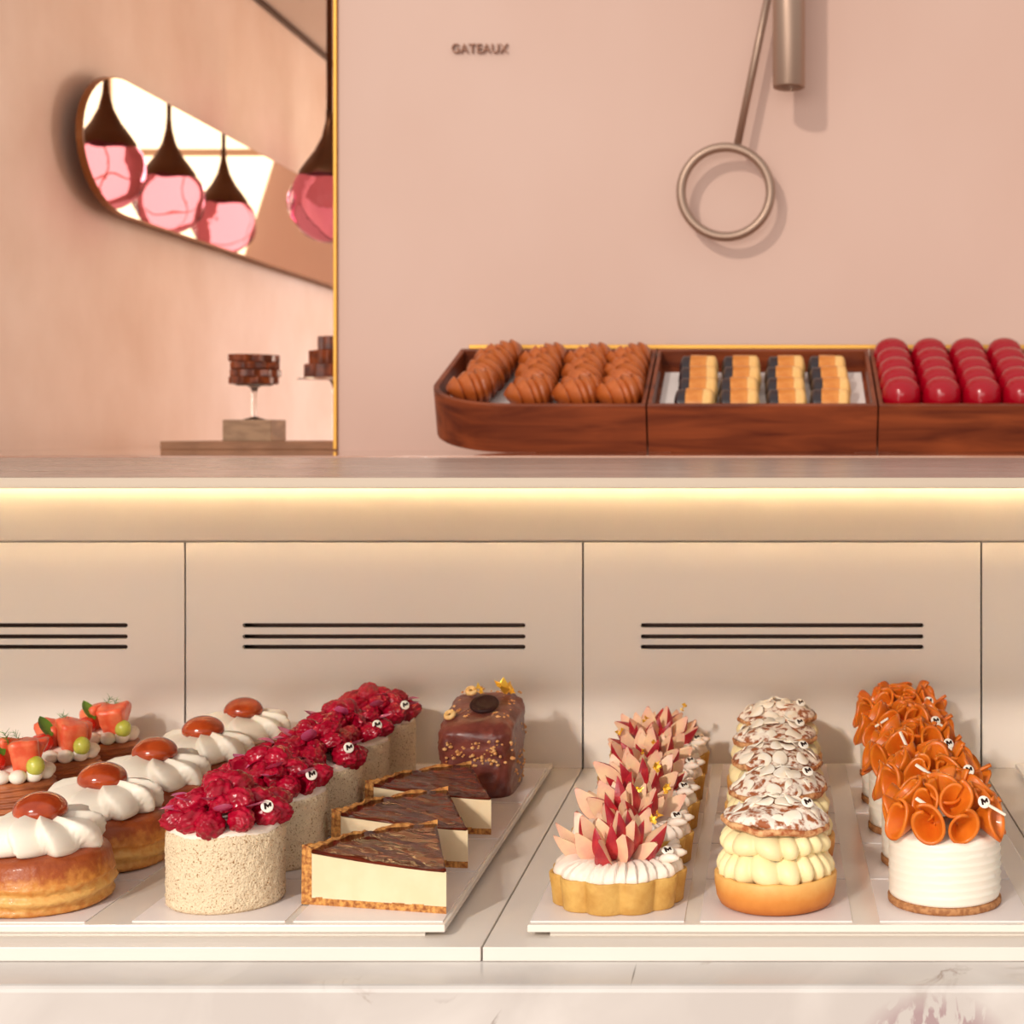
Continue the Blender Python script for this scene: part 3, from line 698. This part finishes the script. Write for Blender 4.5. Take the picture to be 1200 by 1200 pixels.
GRAPE = ico('grape_half', 3, M['grape'], lambda d: Vector((d.x*.0066, d.y*.0066, d.z*.0075)))
TOM = ico('red_fruit', 3, M['tomato'], lambda d: d*.0085)
LEAF = petal_shape(.02, .008, .006); LEAF = LEAF.copy(); LEAF.materials.clear(); LEAF.materials.append(M['leaf'])
def dill():
    bm = bmesh.new(); r = random.Random(4)
    def stick(p, q, w):
        d = (q-p).normalized(); u = d.orthogonal().normalized()*w; v = d.cross(u)
        a = [bm.verts.new(p+u), bm.verts.new(p-u*.5+v*.87), bm.verts.new(p-u*.5-v*.87)]; b = bm.verts.new(q)
        for i in range(3): bm.faces.new((a[i], a[(i+1) % 3], b))
    stick(Vector((0,0,0)), Vector((.002,0,.02)), .0007)
    for i in range(16):
        z = .004+.015*i/16; p = Vector((.0002*i, 0, z)); a = i*2.4
        stick(p, p+Vector((math.cos(a)*.006, math.sin(a)*.006, .004)), .0004)
    return bm_mesh('dill_sprig', bm, M['leaf'], False)
DILL = dill()
def salmon_tart(x, y, label, seed):
    r = random.Random(seed)
    o = thing('savoury_pastry', label, 'pastry', (x, y, ZCARD), 'layered pastries with orange-pink cubes')
    part('layered_base', CH, o, label='brown layered pastry base'); part('piped_cream', BLOB, o, label='ring of piped cream dots')
    for (cx, cy, cz, s) in ((.010, -.009, .049, 1.15), (-.012, .003, .048, 1.1), (.006, .012, .048, 1.05)):
        part('fruit_cube', CUBE[r.randrange(3)], o, loc=(cx, cy, cz), rot=(r.uniform(-.3,.3), r.uniform(-.3,.3), r.uniform(0,3)), sc=s)
    part('red_fruit', TOM, o, loc=(-.012, -.016, .0445)); part('red_fruit', TOM, o, loc=(-.021, -.006, .043), sc=.8)
    part('grape_half', GRAPE, o, loc=(.021, -.014, .0415), sc=1.1, label='green grape')
    part('green_leaf', LEAF, o, loc=(-.006, -.014, .05), rot=(0, -.7, 2.9), label='green leaf')
    part('dill_sprig', DILL, o, loc=(-.004, -.004, .052), rot=(.2, .3, seed)); part('dill_sprig', DILL, o, loc=(.004, .004, .052), rot=(.3, -.6, seed+1), sc=.9)
for i, (x, y) in enumerate(((-.629, 1.352), (-.627, 1.437), (-.624, 1.52))):
    salmon_tart(x, y, '%s layered pastry topped with orange-pink cubes and dill' % ORD3[i], 5+i)
    card(x, y-.04, .075, .079, 'white card under the %s pastry with orange-pink cubes' % ORD3[i])

# ---------------------------------------------- cheesecake slices
def wedge(R, ang, h, tip=0):
    # tip at origin, one cut face along -X (towards the crust), the other turned by ang into the depth
    def pt(a, r): return (-r*math.cos(a), r*math.sin(a))
    return pt
def cheese_parts():
    R, A, h = .1045, math.radians(62), .033
    arc = [R, A]
    n = 24
    def sector(r0, r1, z0, z1, lift=0, name='x', m=None, rough=0, jit=0, slope=0, zb=None):
        bm = bmesh.new(); rings = []
        nr = 14
        top, bot = [], []
        for k in range(nr+1):
            rr = r0 + (r1-r0)*k/nr; tr_, br = [], []
            for i in range(n+1):
                a = A*i/n; x, y = -rr*math.cos(a), rr*math.sin(a)
                jz = rough*noise.noise(Vector((x, y, z1))*120) if rough else 0
                zz = z1 + (slope*(rr/R)**1.5 if slope else 0) + lift*max(0, (rr/R-.78)/.22)**2 + jz
                tr_.append(bm.verts.new((x + jit*noise.noise(Vector((x,y,1))*300), y + jit*noise.noise(Vector((x,y,2))*300), zz))); br.append(bm.verts.new((x, y, z0 + (slope*(rr/R)**1.5 if name == 'caramel_glaze' else 0))))
            top.append(tr_); bot.append(br)
        for k in range(nr):
            for i in range(n):
                try:
                    bm.faces.new((top[k][i], top[k+1][i], top[k+1][i+1], top[k][i+1])); bm.faces.new((bot[k][i], bot[k][i+1], bot[k+1][i+1], bot[k+1][i]))
                except ValueError: pass
            for i in (0, n): bm.faces.new((top[k][i], top[k+1][i], bot[k+1][i], bot[k][i]))
        for k in (0, nr):
            for i in range(n): bm.faces.new((top[k][i], top[k][i+1], bot[k][i+1], bot[k][i]))
        bmesh.ops.remove_doubles(bm, verts=bm.verts[:], dist=1e-6)
        bmesh.ops.recalc_face_normals(bm, faces=bm.faces[:])
        return bm_mesh(name, bm, m, False)
    h = .0275; sl = .008
    fill = sector(.0, R-.0077, .0047, h, .0, 'cheesecake_filling', M['filling'], .0006, 0, sl)
    glaze = sector(.0012, R-.0079, h-.0004, h+.0014, .002, 'caramel_glaze', M['caramel'], .0016, 0, sl)
    glaze.polygons.foreach_set('use_smooth', [True]*len(glaze.polygons))
    base = sector(.0, R-.0077, 0, .0050, 0, 'crust_base', M['graham'], .0012, .0008)
    wall = sector(R-.0076, R, 0, h+sl+.0035, -.002, 'crust_wall', M['graham'], .004, .0022)
    return fill, glaze, base, wall
CHEESE = cheese_parts()
def cheese_slice(x, y, rz, label):
    o = thing('cheesecake_slice', label, 'cake slice', (x, y, ZCARD), 'caramel cheesecake slices', rz=rz)
    for nm, me in zip(('cheesecake_filling', 'caramel_glaze', 'crust_base', 'crust_wall'), CHEESE): part(nm, me, o)
for i, (x, y, rz) in enumerate(((-.2143, 1.066, -.22), (-.2212, 1.178, -.14), (-.2212, 1.276, -.14))):
    cheese_slice(x, y, rz, '%s slice of cheesecake with dark caramel glaze and crumb crust' % ORD3[i])
for y0, sy, lb in ((1.051, .116, 'front cheesecake slice'), (1.170, .092, 'middle cheesecake slice'), (1.265, .12, 'rearmost cheesecake slice'), (1.389, .14, 'chocolate loaf cake')):
    card(-.262, y0, .097, sy, 'white card under the %s' % lb)

# ---------------------------------------------- chocolate loaf
def loaf():
    vs, fs = [], []; n = 72; rows = 30
    def outl(a):
        c, s = math.cos(a), math.sin(a); p = 2/5.0
        return math.copysign(abs(c)**p, c), math.copysign(abs(s)**p, s)
    hz = lambda yy: .066 + .018*(yy+1)/2
    for k in range(rows+1):
        u = k/rows
        if u < .62: r = 1.0 - .05*(1-u/.62); zf = u/.62*.80
        else:
            t = (u-.62)/.38*PI/2; r = math.cos(t)**.55 if t < PI/2-1e-6 else 0; zf = .80 + .20*math.sin(t)
        for i in range(n):
            a = 2*PI*i/n; ox, oy = outl(a)
            p = Vector((ox*.0332*r, oy*.0475*r, 0)); p.z = zf*hz(oy*r)
            nz = noise.noise(p*130)*.0022 + noise.noise(p*320)*.0012 + (noise.noise(p*60)*.0016)
            d = Vector((ox*.8, oy*.8, .5 if u > .5 else 0)).normalized()
            vs.append(p + d*nz*(1 if k > 0 else 0))
    for k in range(rows):
        for i in range(n):
            j = (i+1) % n; fs.append((k*n+i, k*n+j, (k+1)*n+j, (k+1)*n+i))
    fs.append(tuple(range(n-1, -1, -1)))
    return mesh('loaf_body', vs, fs, M['milkchoc']), hz
LO, hzf = loaf()
o = thing('chocolate_loaf_cake', 'chocolate-coated nutty loaf cake with a dark disc and gold leaf on top', 'cake', (-.2585, 1.448, ZCARD))
part('loaf_body', LO, o)
bm = bmesh.new(); r = random.Random(2)
for i in range(210):
    if i < 90:
        x, y = r.uniform(-.026,.028), r.uniform(-.036,.044); z = hzf(y/.0475)*(.995 - .10*max(0, abs(x)/.03-.55)) - (.0012 if y > -.03 else .006)
    elif i < 150: x, y, z = .0318, r.uniform(-.04,.04), r.uniform(.004,.055)
    else: x, y, z = r.uniform(-.028,.028), -.047, r.uniform(.028,.05)
    q = bmesh.ops.create_icosphere(bm, subdivisions=1, radius=r.uniform(.0008,.0023))
    for v in q['verts']: v.co = Vector((v.co.x*r.uniform(.7,1.2), v.co.y, v.co.z*.8)) + Vector((x, y, z))
nb = part('nut_crumbs', bm_mesh('nut_crumbs', bm, M['nut'], False), o, label='chopped nuts'); nb['kind'] = 'stuff'
part('chocolate_disc', lathe('chocolate_disc', [(0,0), (.0125,0), (.013,.0012), (.012,.0028), (.0095,.0030), (.009,.0024), (0,.0024)], 40, M['choc_mark']), o, loc=(.004, -.014, .0755), rot=(.45, 0, 0), label='dark chocolate disc')
HZ = lathe('hazelnut_half', [(.0012,.0012), (.003,.0024), (.0048,.0022), (.0056,.0004), (.005,-.0014), (.0015,-.002)], 24, mat('hazelnut', (222,172,104), .5, c2=(236,196,134), scale=200))
part('hazelnut_half', HZ, o, loc=(-.0235, -.030, .0695), rot=(.6, -.3, 0)); part('hazelnut_half', HZ, o, loc=(-.014, .020, .0825), rot=(.6, 0, 0))
for k, (gx, gy, gz, s) in enumerate(((-.008, .022, .0825, 1.6), (.013, .026, .0835, 2.8), (.02, .018, .082, 1.8))):
    part('gold_leaf', GOLD[k], o, loc=(gx, gy, gz), rot=(.8, .2, k), sc=s)

# ================================================================== TILTED WOODEN TRAYS ON THE LEDGE
TH = math.atan2(.3746, .927)
TM = Matrix.Translation((0, 2.3, H-.0282)) @ Matrix.Rotation(TH, 4, 'X')
HR, LT, FL = .0718, .243, .0425
def wood_tray(name_label, pts, inner, liner):
    """pts / inner: outlines in (x, slant) coordinates, counter-clockwise"""
    bm = bmesh.new(); n = len(pts)
    ob = [bm.verts.new((x, y, 0)) for x, y in pts]; ot = [bm.verts.new((x, y, HR)) for x, y in pts]
    it = [bm.verts.new((x, y, HR)) for x, y in inner]; ib = [bm.verts.new((x, y, FL)) for x, y in inner]
    for i in range(n):
        j = (i+1) % n
        bm.faces.new((ob[i], ob[j], ot[j], ot[i])); bm.faces.new((ot[i], ot[j], it[j], it[i])); bm.faces.new((it[i], it[j], ib[j], ib[i]))
    bm.faces.new(ob[::-1]); bm.faces.new(ib)
    bmesh.ops.recalc_face_normals(bm, faces=bm.faces[:])
    sharp = [e for e in bm.edges if len(e.link_faces) == 2 and e.calc_face_angle() > .7 and e.verts[0].co.z > HR-.001 and e.verts[1].co.z > HR-.001]
    bmesh.ops.bevel(bm, geom=sharp, offset=.0008, segments=2, affect='EDGES', profile=.5)
    x0 = min(p[0] for p in pts); x1 = max(p[0] for p in pts)
    o = thing('wooden_tray', name_label, 'tray', (0,0,0), 'tilted walnut trays on the ledge')
    o.matrix_world = TM
    part('tray_body', bm_mesh('tray_body', bm, M['walnut'], False), o)
    part('paper_liner', prism('paper_liner', liner, FL, FL+.0006, M['paper']), o, label='white paper liner')
    # wedge foot that carries the raised back on the ledge
    wv = []
    xa, xb = max(x0+.14, -.34) if x0 < -.3 else x0+.03, x1-.03
    ya, yb = .03, .21
    for x in (xa, xb):
        for (yy, drop) in ((ya, 0), (yb, 0), (yb, 1), (ya, 1)):
            if drop:
                wy = 2.3 + yy*math.cos(TH); q = TM.inverted() @ Vector((x, wy, H-.0285)); wv.append((x, q.y, q.z))
            else: wv.append((x, yy, 0))
    part('tray_foot', mesh('tray_foot', wv, [(0,1,2,3), (7,6,5,4), (0,4,5,1), (1,5,6,2), (2,6,7,3), (3,7,4,0)], M['walnut'], False), o)
    return o
w = .0085
out1 = [(-.178, 0), (-.178, LT), (-.4795, LT)]
inn1 = [(-.178-.006, w), (-.178-.006, LT-w), (-.4795+w*.8, LT-w)]
for i in range(19):
    a = PI + PI/2*i/18
    out1.append((-.37+.1205*math.cos(a), .085+.085*math.sin(a))); inn1.append((-.37+(.1205-w)*math.cos(a), .085+(.085-w)*math.sin(a)))
lin1 = [(x*.0+max(-.47, x)+.0, y) for x, y in [(-.19,.012), (-.19,.215), (-.462,.215)]] + [(-.372+.106*math.cos(PI+PI/2*i/12), .085+.071*math.sin(PI+PI/2*i/12)) for i in range(13)]
wood_tray('rounded-end walnut tray of small croissants, leftmost of the three wooden trays', out1, inn1, lin1)
def rect(x0, x1, y0, y1): return [(x0, y0), (x1, y0), (x1, y1), (x0, y1)]
wood_tray('square walnut tray holding black and caramel striped pastries', rect(-.1755, .1475, 0, LT), rect(-.1695, .1415, w, LT-w), rect(-.164, .136, .012, .215))
wood_tray('walnut tray piled with glossy red domes, cut off by the frame', rect(.150, .473, 0, LT), rect(.156, .467, w, LT-w), rect(.161, .462, .012, .215))
rl_ = thing('brass_rail', 'thin brass rail running along the pink wall behind the wooden trays', 'rail', (0,0,0))
part('rail_bar', box_mesh('rail_bar', X(550, 2.55), .475, 2.546, 2.556, Z(409, 2.55), Z(404, 2.55), M['brass'], .0008), rl_)
for x in (X(560, 2.55), X(760, 2.55)+.01, .3):
    part('rail_bracket', box_mesh('rail_bracket', x-.004, x+.004, 2.556, YW, Z(408.5, 2.55), Z(405, 2.55), M['brass']), rl_)

def on_tray(name, label, cat, group, x, v, dz=0, rz=0, rx=0, me=None):
    o = thing(name, label, cat, (0,0,0), group, me=me)
    o.matrix_world = TM @ Matrix.Translation((x, v, FL+.0006+dz)) @ Matrix.Rotation(rx, 4, 'X') @ Matrix.Rotation(rz, 4, 'Z')
    return o
# croissants
def croissant(seed):
    vs, fs = [], []; n, m_ = 64, 20; r = random.Random(seed)
    for k in range(n+1):
        t = k/n; s = t*2-1
        env = (1-abs(s)**2.2)**.62 if abs(s) < 1 else 0
        segs = 5; f_ = (t*segs) % 1; q = f_ if s < 0 else 1-f_
        step = .74 + .34*q**.7
        R = (.0045 + .0205*env)*(step if abs(s) < .93 else .8)
        cx = .033*s; cy = -.012*(1-s*s)+.006
        for i in range(m_):
            a = 2*PI*i/m_
            vs.append((cx + .006*math.sin(a)*s*.3, cy + R*math.cos(a), .0165 + R*.92*math.sin(a)))
    for k in range(n):
        for i in range(m_):
            j = (i+1) % m_; fs.append((k*m_+i, k*m_+j, (k+1)*m_+j, (k+1)*m_+i))
    fs.append(tuple(range(m_))); fs.append(tuple(range(n*m_, (n+1)*m_))[::-1])
    zmin = min(v[2] for v in vs)
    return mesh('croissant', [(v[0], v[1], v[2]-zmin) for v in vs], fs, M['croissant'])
CRO = [croissant(k) for k in range(2)]
CN = ['first', 'second', 'third', 'fourth']
RN = ['nearest the rim', 'second from the rim', 'third from the rim', 'fourth from the rim', 'against the back']
for c, x in enumerate((-.412, -.345, -.279, -.2150)):
    for k in range(4):
        v = (.060 if c else .086) + (.0465 if c else .042)*k
        xx = x + (.006*k-.018 if c == 0 else 0) + .002*((k*3+c) % 3-1)
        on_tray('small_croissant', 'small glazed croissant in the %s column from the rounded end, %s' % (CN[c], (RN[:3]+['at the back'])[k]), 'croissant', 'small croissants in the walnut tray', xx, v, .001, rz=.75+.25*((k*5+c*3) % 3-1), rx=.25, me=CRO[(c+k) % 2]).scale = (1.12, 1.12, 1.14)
# striped pastries
def bar(x0, x1, ry, rz_, m, name, round_l=True, round_r=True):
    vs, fs = [], []; n, k_ = 22, 28
    for k in range(n+1):
        t = k/n; x = x0+(x1-x0)*t
        e = 1.0
        if round_l: e = min(e, math.sqrt(max(0, 1-max(0, 1-(x-x0)/.008)**2)))
        if round_r: e = min(e, math.sqrt(max(0, 1-max(0, 1-(x1-x)/.008)**2)))
        e = max(e, .02)
        for i in range(k_):
            a = 2*PI*i/k_; c, s = math.cos(a), math.sin(a)
            vs.append((x, ry*e*math.copysign(abs(c)**.8, c), rz_ + rz_*e*math.copysign(abs(s)**(.85 if s > 0 else .5), s)))
    for k in range(n):
        for i in range(k_):
            j = (i+1) % k_; fs.append((k*k_+i, k*k_+j, (k+1)*k_+j, (k+1)*k_+i))
    fs.append(tuple(range(k_))); fs.append(tuple(range(n*k_, (n+1)*k_))[::-1])
    return mesh(name, vs, fs, m)
BD = bar(-.0135, .028, .0215, .0190, M['eclair_dough'], 'pastry_dough', False, True)
BK = bar(-.031, -.0135, .0210, .0184, M['eclair_dark'], 'dark_end', True, False)
BG = bar(-.0138, .0105, .0218, .0194, M['eclair_glaze'], 'caramel_icing', False, False)
for c, x in enumerate((-.1075, -.0455, .0205, .0850)):
    for k in range(4):
        o = on_tray('striped_pastry', 'black-ended caramel striped pastry, %s column from the left, %s' % (CN[c], (RN[:3]+['at the back'])[k]), 'pastry', 'striped pastries in the walnut tray', x+.0015*((k*2+c) % 3-1), .040+.0475*k, 0, rz=.03*((k+c) % 3-1), rx=.30)
        part('pastry_dough', BD, o, label='pale dough end'); part('dark_end', BK, o, label='black end'); part('caramel_icing', BG, o, label='orange caramel band')
# red domes
RD = lathe('red_dome', [(r_*1.0, z_*1.04) for r_, z_ in [(0,0), (.022,0), (.0255,.002), (.0275,.008), (.0283,.017), (.0283,.026), (.027,.035), (.0238,.0425), (.0185,.0478), (.012,.051), (.006,.0523), (0,.0526)]], 48, M['redglaze'])
for c, x in enumerate((.1840, .2415, .2985, .3555)):
    for k in range(5):
        on_tray('red_dome_cake', 'glossy red dome cake, %s column from the left, %s' % (CN[c], RN[k]), 'cake', 'red dome cakes in the walnut tray', x-.0005*k, .040+.043*k, 0, me=RD)

# ================================================================== BEYOND THE OPENING
zb = H-.0285
bd = thing('serving_board', 'plain brown wooden board lying on the ledge beyond the brass edge', 'board', (0,0,0), me=box_mesh('serving_board', X(198, 2.76), -.62, 2.72, 2.98, zb, zb+.0140, M['shelfwood'], .001))
zt = zb+.0140
bl = thing('stone_block', 'square tan stone block standing on the brown board', 'block', (X(298.5, 2.79), 2.79, zt), me=box_mesh('stone_block', -.0415, .0415, -.0415, .0415, 0, .0365, M['travertine'], .001))
def cake_stand(x, y, z, h, rp, label, foot):
    o = thing('cake_stand', label, 'cake stand', (x, y, z), 'clear glass cake stands')
    part('stand_foot', lathe('stand_foot', [(0,0), (foot,0), (foot,.0015), (foot*.6,.003), (.004,.006)], 36, M['clear']), o)
    part('stem', lathe('stem', [(.004,.0055), (.0042,h*.3), (.004,h*.8), (.006,h*.93), (.012,h)], 24, M['clear']), o)
    part('plate', lathe('plate', [(0,h), (rp,h), (rp+.002,h+.0015), (rp,h+.003), (0,h+.003)], 48, M['clear']), o)
    return z+h+.003
ys = 2.79
z1 = cake_stand(X(298, ys), ys, zt+.0365, .0585, .030, 'thin-stemmed clear glass cake stand on the stone block', .018)
def star_layer(r, h, n, seed):
    poly = []
    for i in range(n*2):
        a = PI*i/n; rr = r*(1 if i % 2 == 0 else .86)*(1+.05*math.sin(seed+i*2.1)); poly.append((rr*math.cos(a), rr*math.sin(a)))
    return prism('cake_layer', poly, 0, h, M['stackcake'], bevel=.0015)
o = thing('stacked_cake', 'dark brown stack of scalloped cakes on the glass stand above the stone block', 'cake', (X(298, ys), ys, z1))
for k in range(4):
    part('cake_layer', star_layer(.0425, .0125, 11, k), o, loc=(.001*(k % 2), 0, .0127*k), rot=(.02*(k % 2), 0, k*.4))
y2 = 3.05
z2 = cake_stand(X(393, y2), y2, zb, Z(444, y2)-zb-.002, .068, 'clear glass cake stand half hidden behind the brass edge', .05)
o = thing('tiered_cake', 'dark brown stepped cake on the half-hidden glass stand by the brass edge', 'cake', (X(393, y2), y2, z2))
for k, (r_, h_) in enumerate(((.060, .026), (.047, .026), (.034, .026))):
    part('cake_layer', star_layer(r_, h_, 13, k), o, loc=(0, 0, .0262*k), rot=(0, 0, k*.5))

# ================================================================== LIGHT, WORLD, CAMERA
wd = bpy.data.worlds.new('world'); bpy.context.scene.world = wd; wd.use_nodes = True
nt = wd.node_tree; bg = nt.nodes['Background']
tc = nt.nodes.new('ShaderNodeTexCoord'); sp = nt.nodes.new('ShaderNodeSeparateXYZ'); nt.links.new(tc.outputs['Generated'], sp.inputs[0])
rp = nt.nodes.new('ShaderNodeValToRGB'); e = rp.color_ramp.elements
e[0].position = .25; e[0].color = lin((200,176,162)); e[1].position = .8; e[1].color = lin((255,249,242))
mr = nt.nodes.new('ShaderNodeMapRange'); mr.inputs[1].default_value = -1; mr.inputs[2].default_value = 1
nt.links.new(sp.outputs['Z'], mr.inputs[0]); nt.links.new(mr.outputs[0], rp.inputs['Fac']); nt.links.new(rp.outputs['Color'], bg.inputs['Color'])
bg.inputs['Strength'].default_value = .80
def light(name, kind, loc, d, energy, color, **k):
    l = bpy.data.lights.new(name, kind); l.energy = energy; l.color = lin(color)[:3]
    for a, v in k.items(): setattr(l, a, v)
    o = bpy.data.objects.new(name, l); COL.objects.link(o); o.location = loc; o.rotation_euler = Vector(d).to_track_quat('-Z', 'Y').to_euler()
    return o
light('key_spot', 'SUN', (-2, -2, 3), (.42, 1, -.49), 1.05, (255,243,228), angle=.05)
tg = Vector((-.1, 1.3, H-.3)); dr = Vector((.42, 1, -.52)).normalized()
light('track_spot', 'SPOT', tg-dr*3, dr, 115, (255,246,236), spot_size=.52, spot_blend=.4, shadow_soft_size=.05)
light('front_fill', 'AREA', (-1.5, -8, H+.5), (.12, 1, -.02), 235, (255,246,236), shape='RECTANGLE', size=6, size_y=3)  # added fill from behind the camera, brightens the case and upright faces
light('wall_spill', 'SPOT', (1.2, 6.4, H+.5), Vector((-1.3, 4.65, H-.08))-Vector((1.2, 6.4, H+.5)), 150, (216,232,255), spot_size=.6, spot_blend=1, shadow_soft_size=.1)  # added spot that makes the bright daylight patch on the side wall
l_ = light('room_fill', 'AREA', (1.6, 5.6, H+.5), (-1, -.45, .02), 62, (255,234,214), shape='RECTANGLE', size=1.6, size_y=1.6)  # added unseen fill that brightens the side room, no actual fixture

cam = bpy.data.cameras.new('camera'); co = bpy.data.objects.new('camera', cam); COL.objects.link(co)
co.location = (0, 0, H); co.rotation_euler = (PI/2, 0, 0)
cam.sensor_fit = 'HORIZONTAL'; cam.sensor_width = 36; cam.lens = 36*F/1200
cam.shift_x = (600-CX)/1200; cam.shift_y = -(600-CY)/1200
cam.clip_start = .05
cam.dof.use_dof = True; cam.dof.focus_distance = 1.17; cam.dof.aperture_fstop = 14
s = bpy.context.scene; s.camera = co
s.view_settings.view_transform = 'Standard'; s.view_settings.look = 'None'; s.view_settings.gamma = 1; s.view_settings.exposure = 0
s.view_settings.use_curve_mapping = False
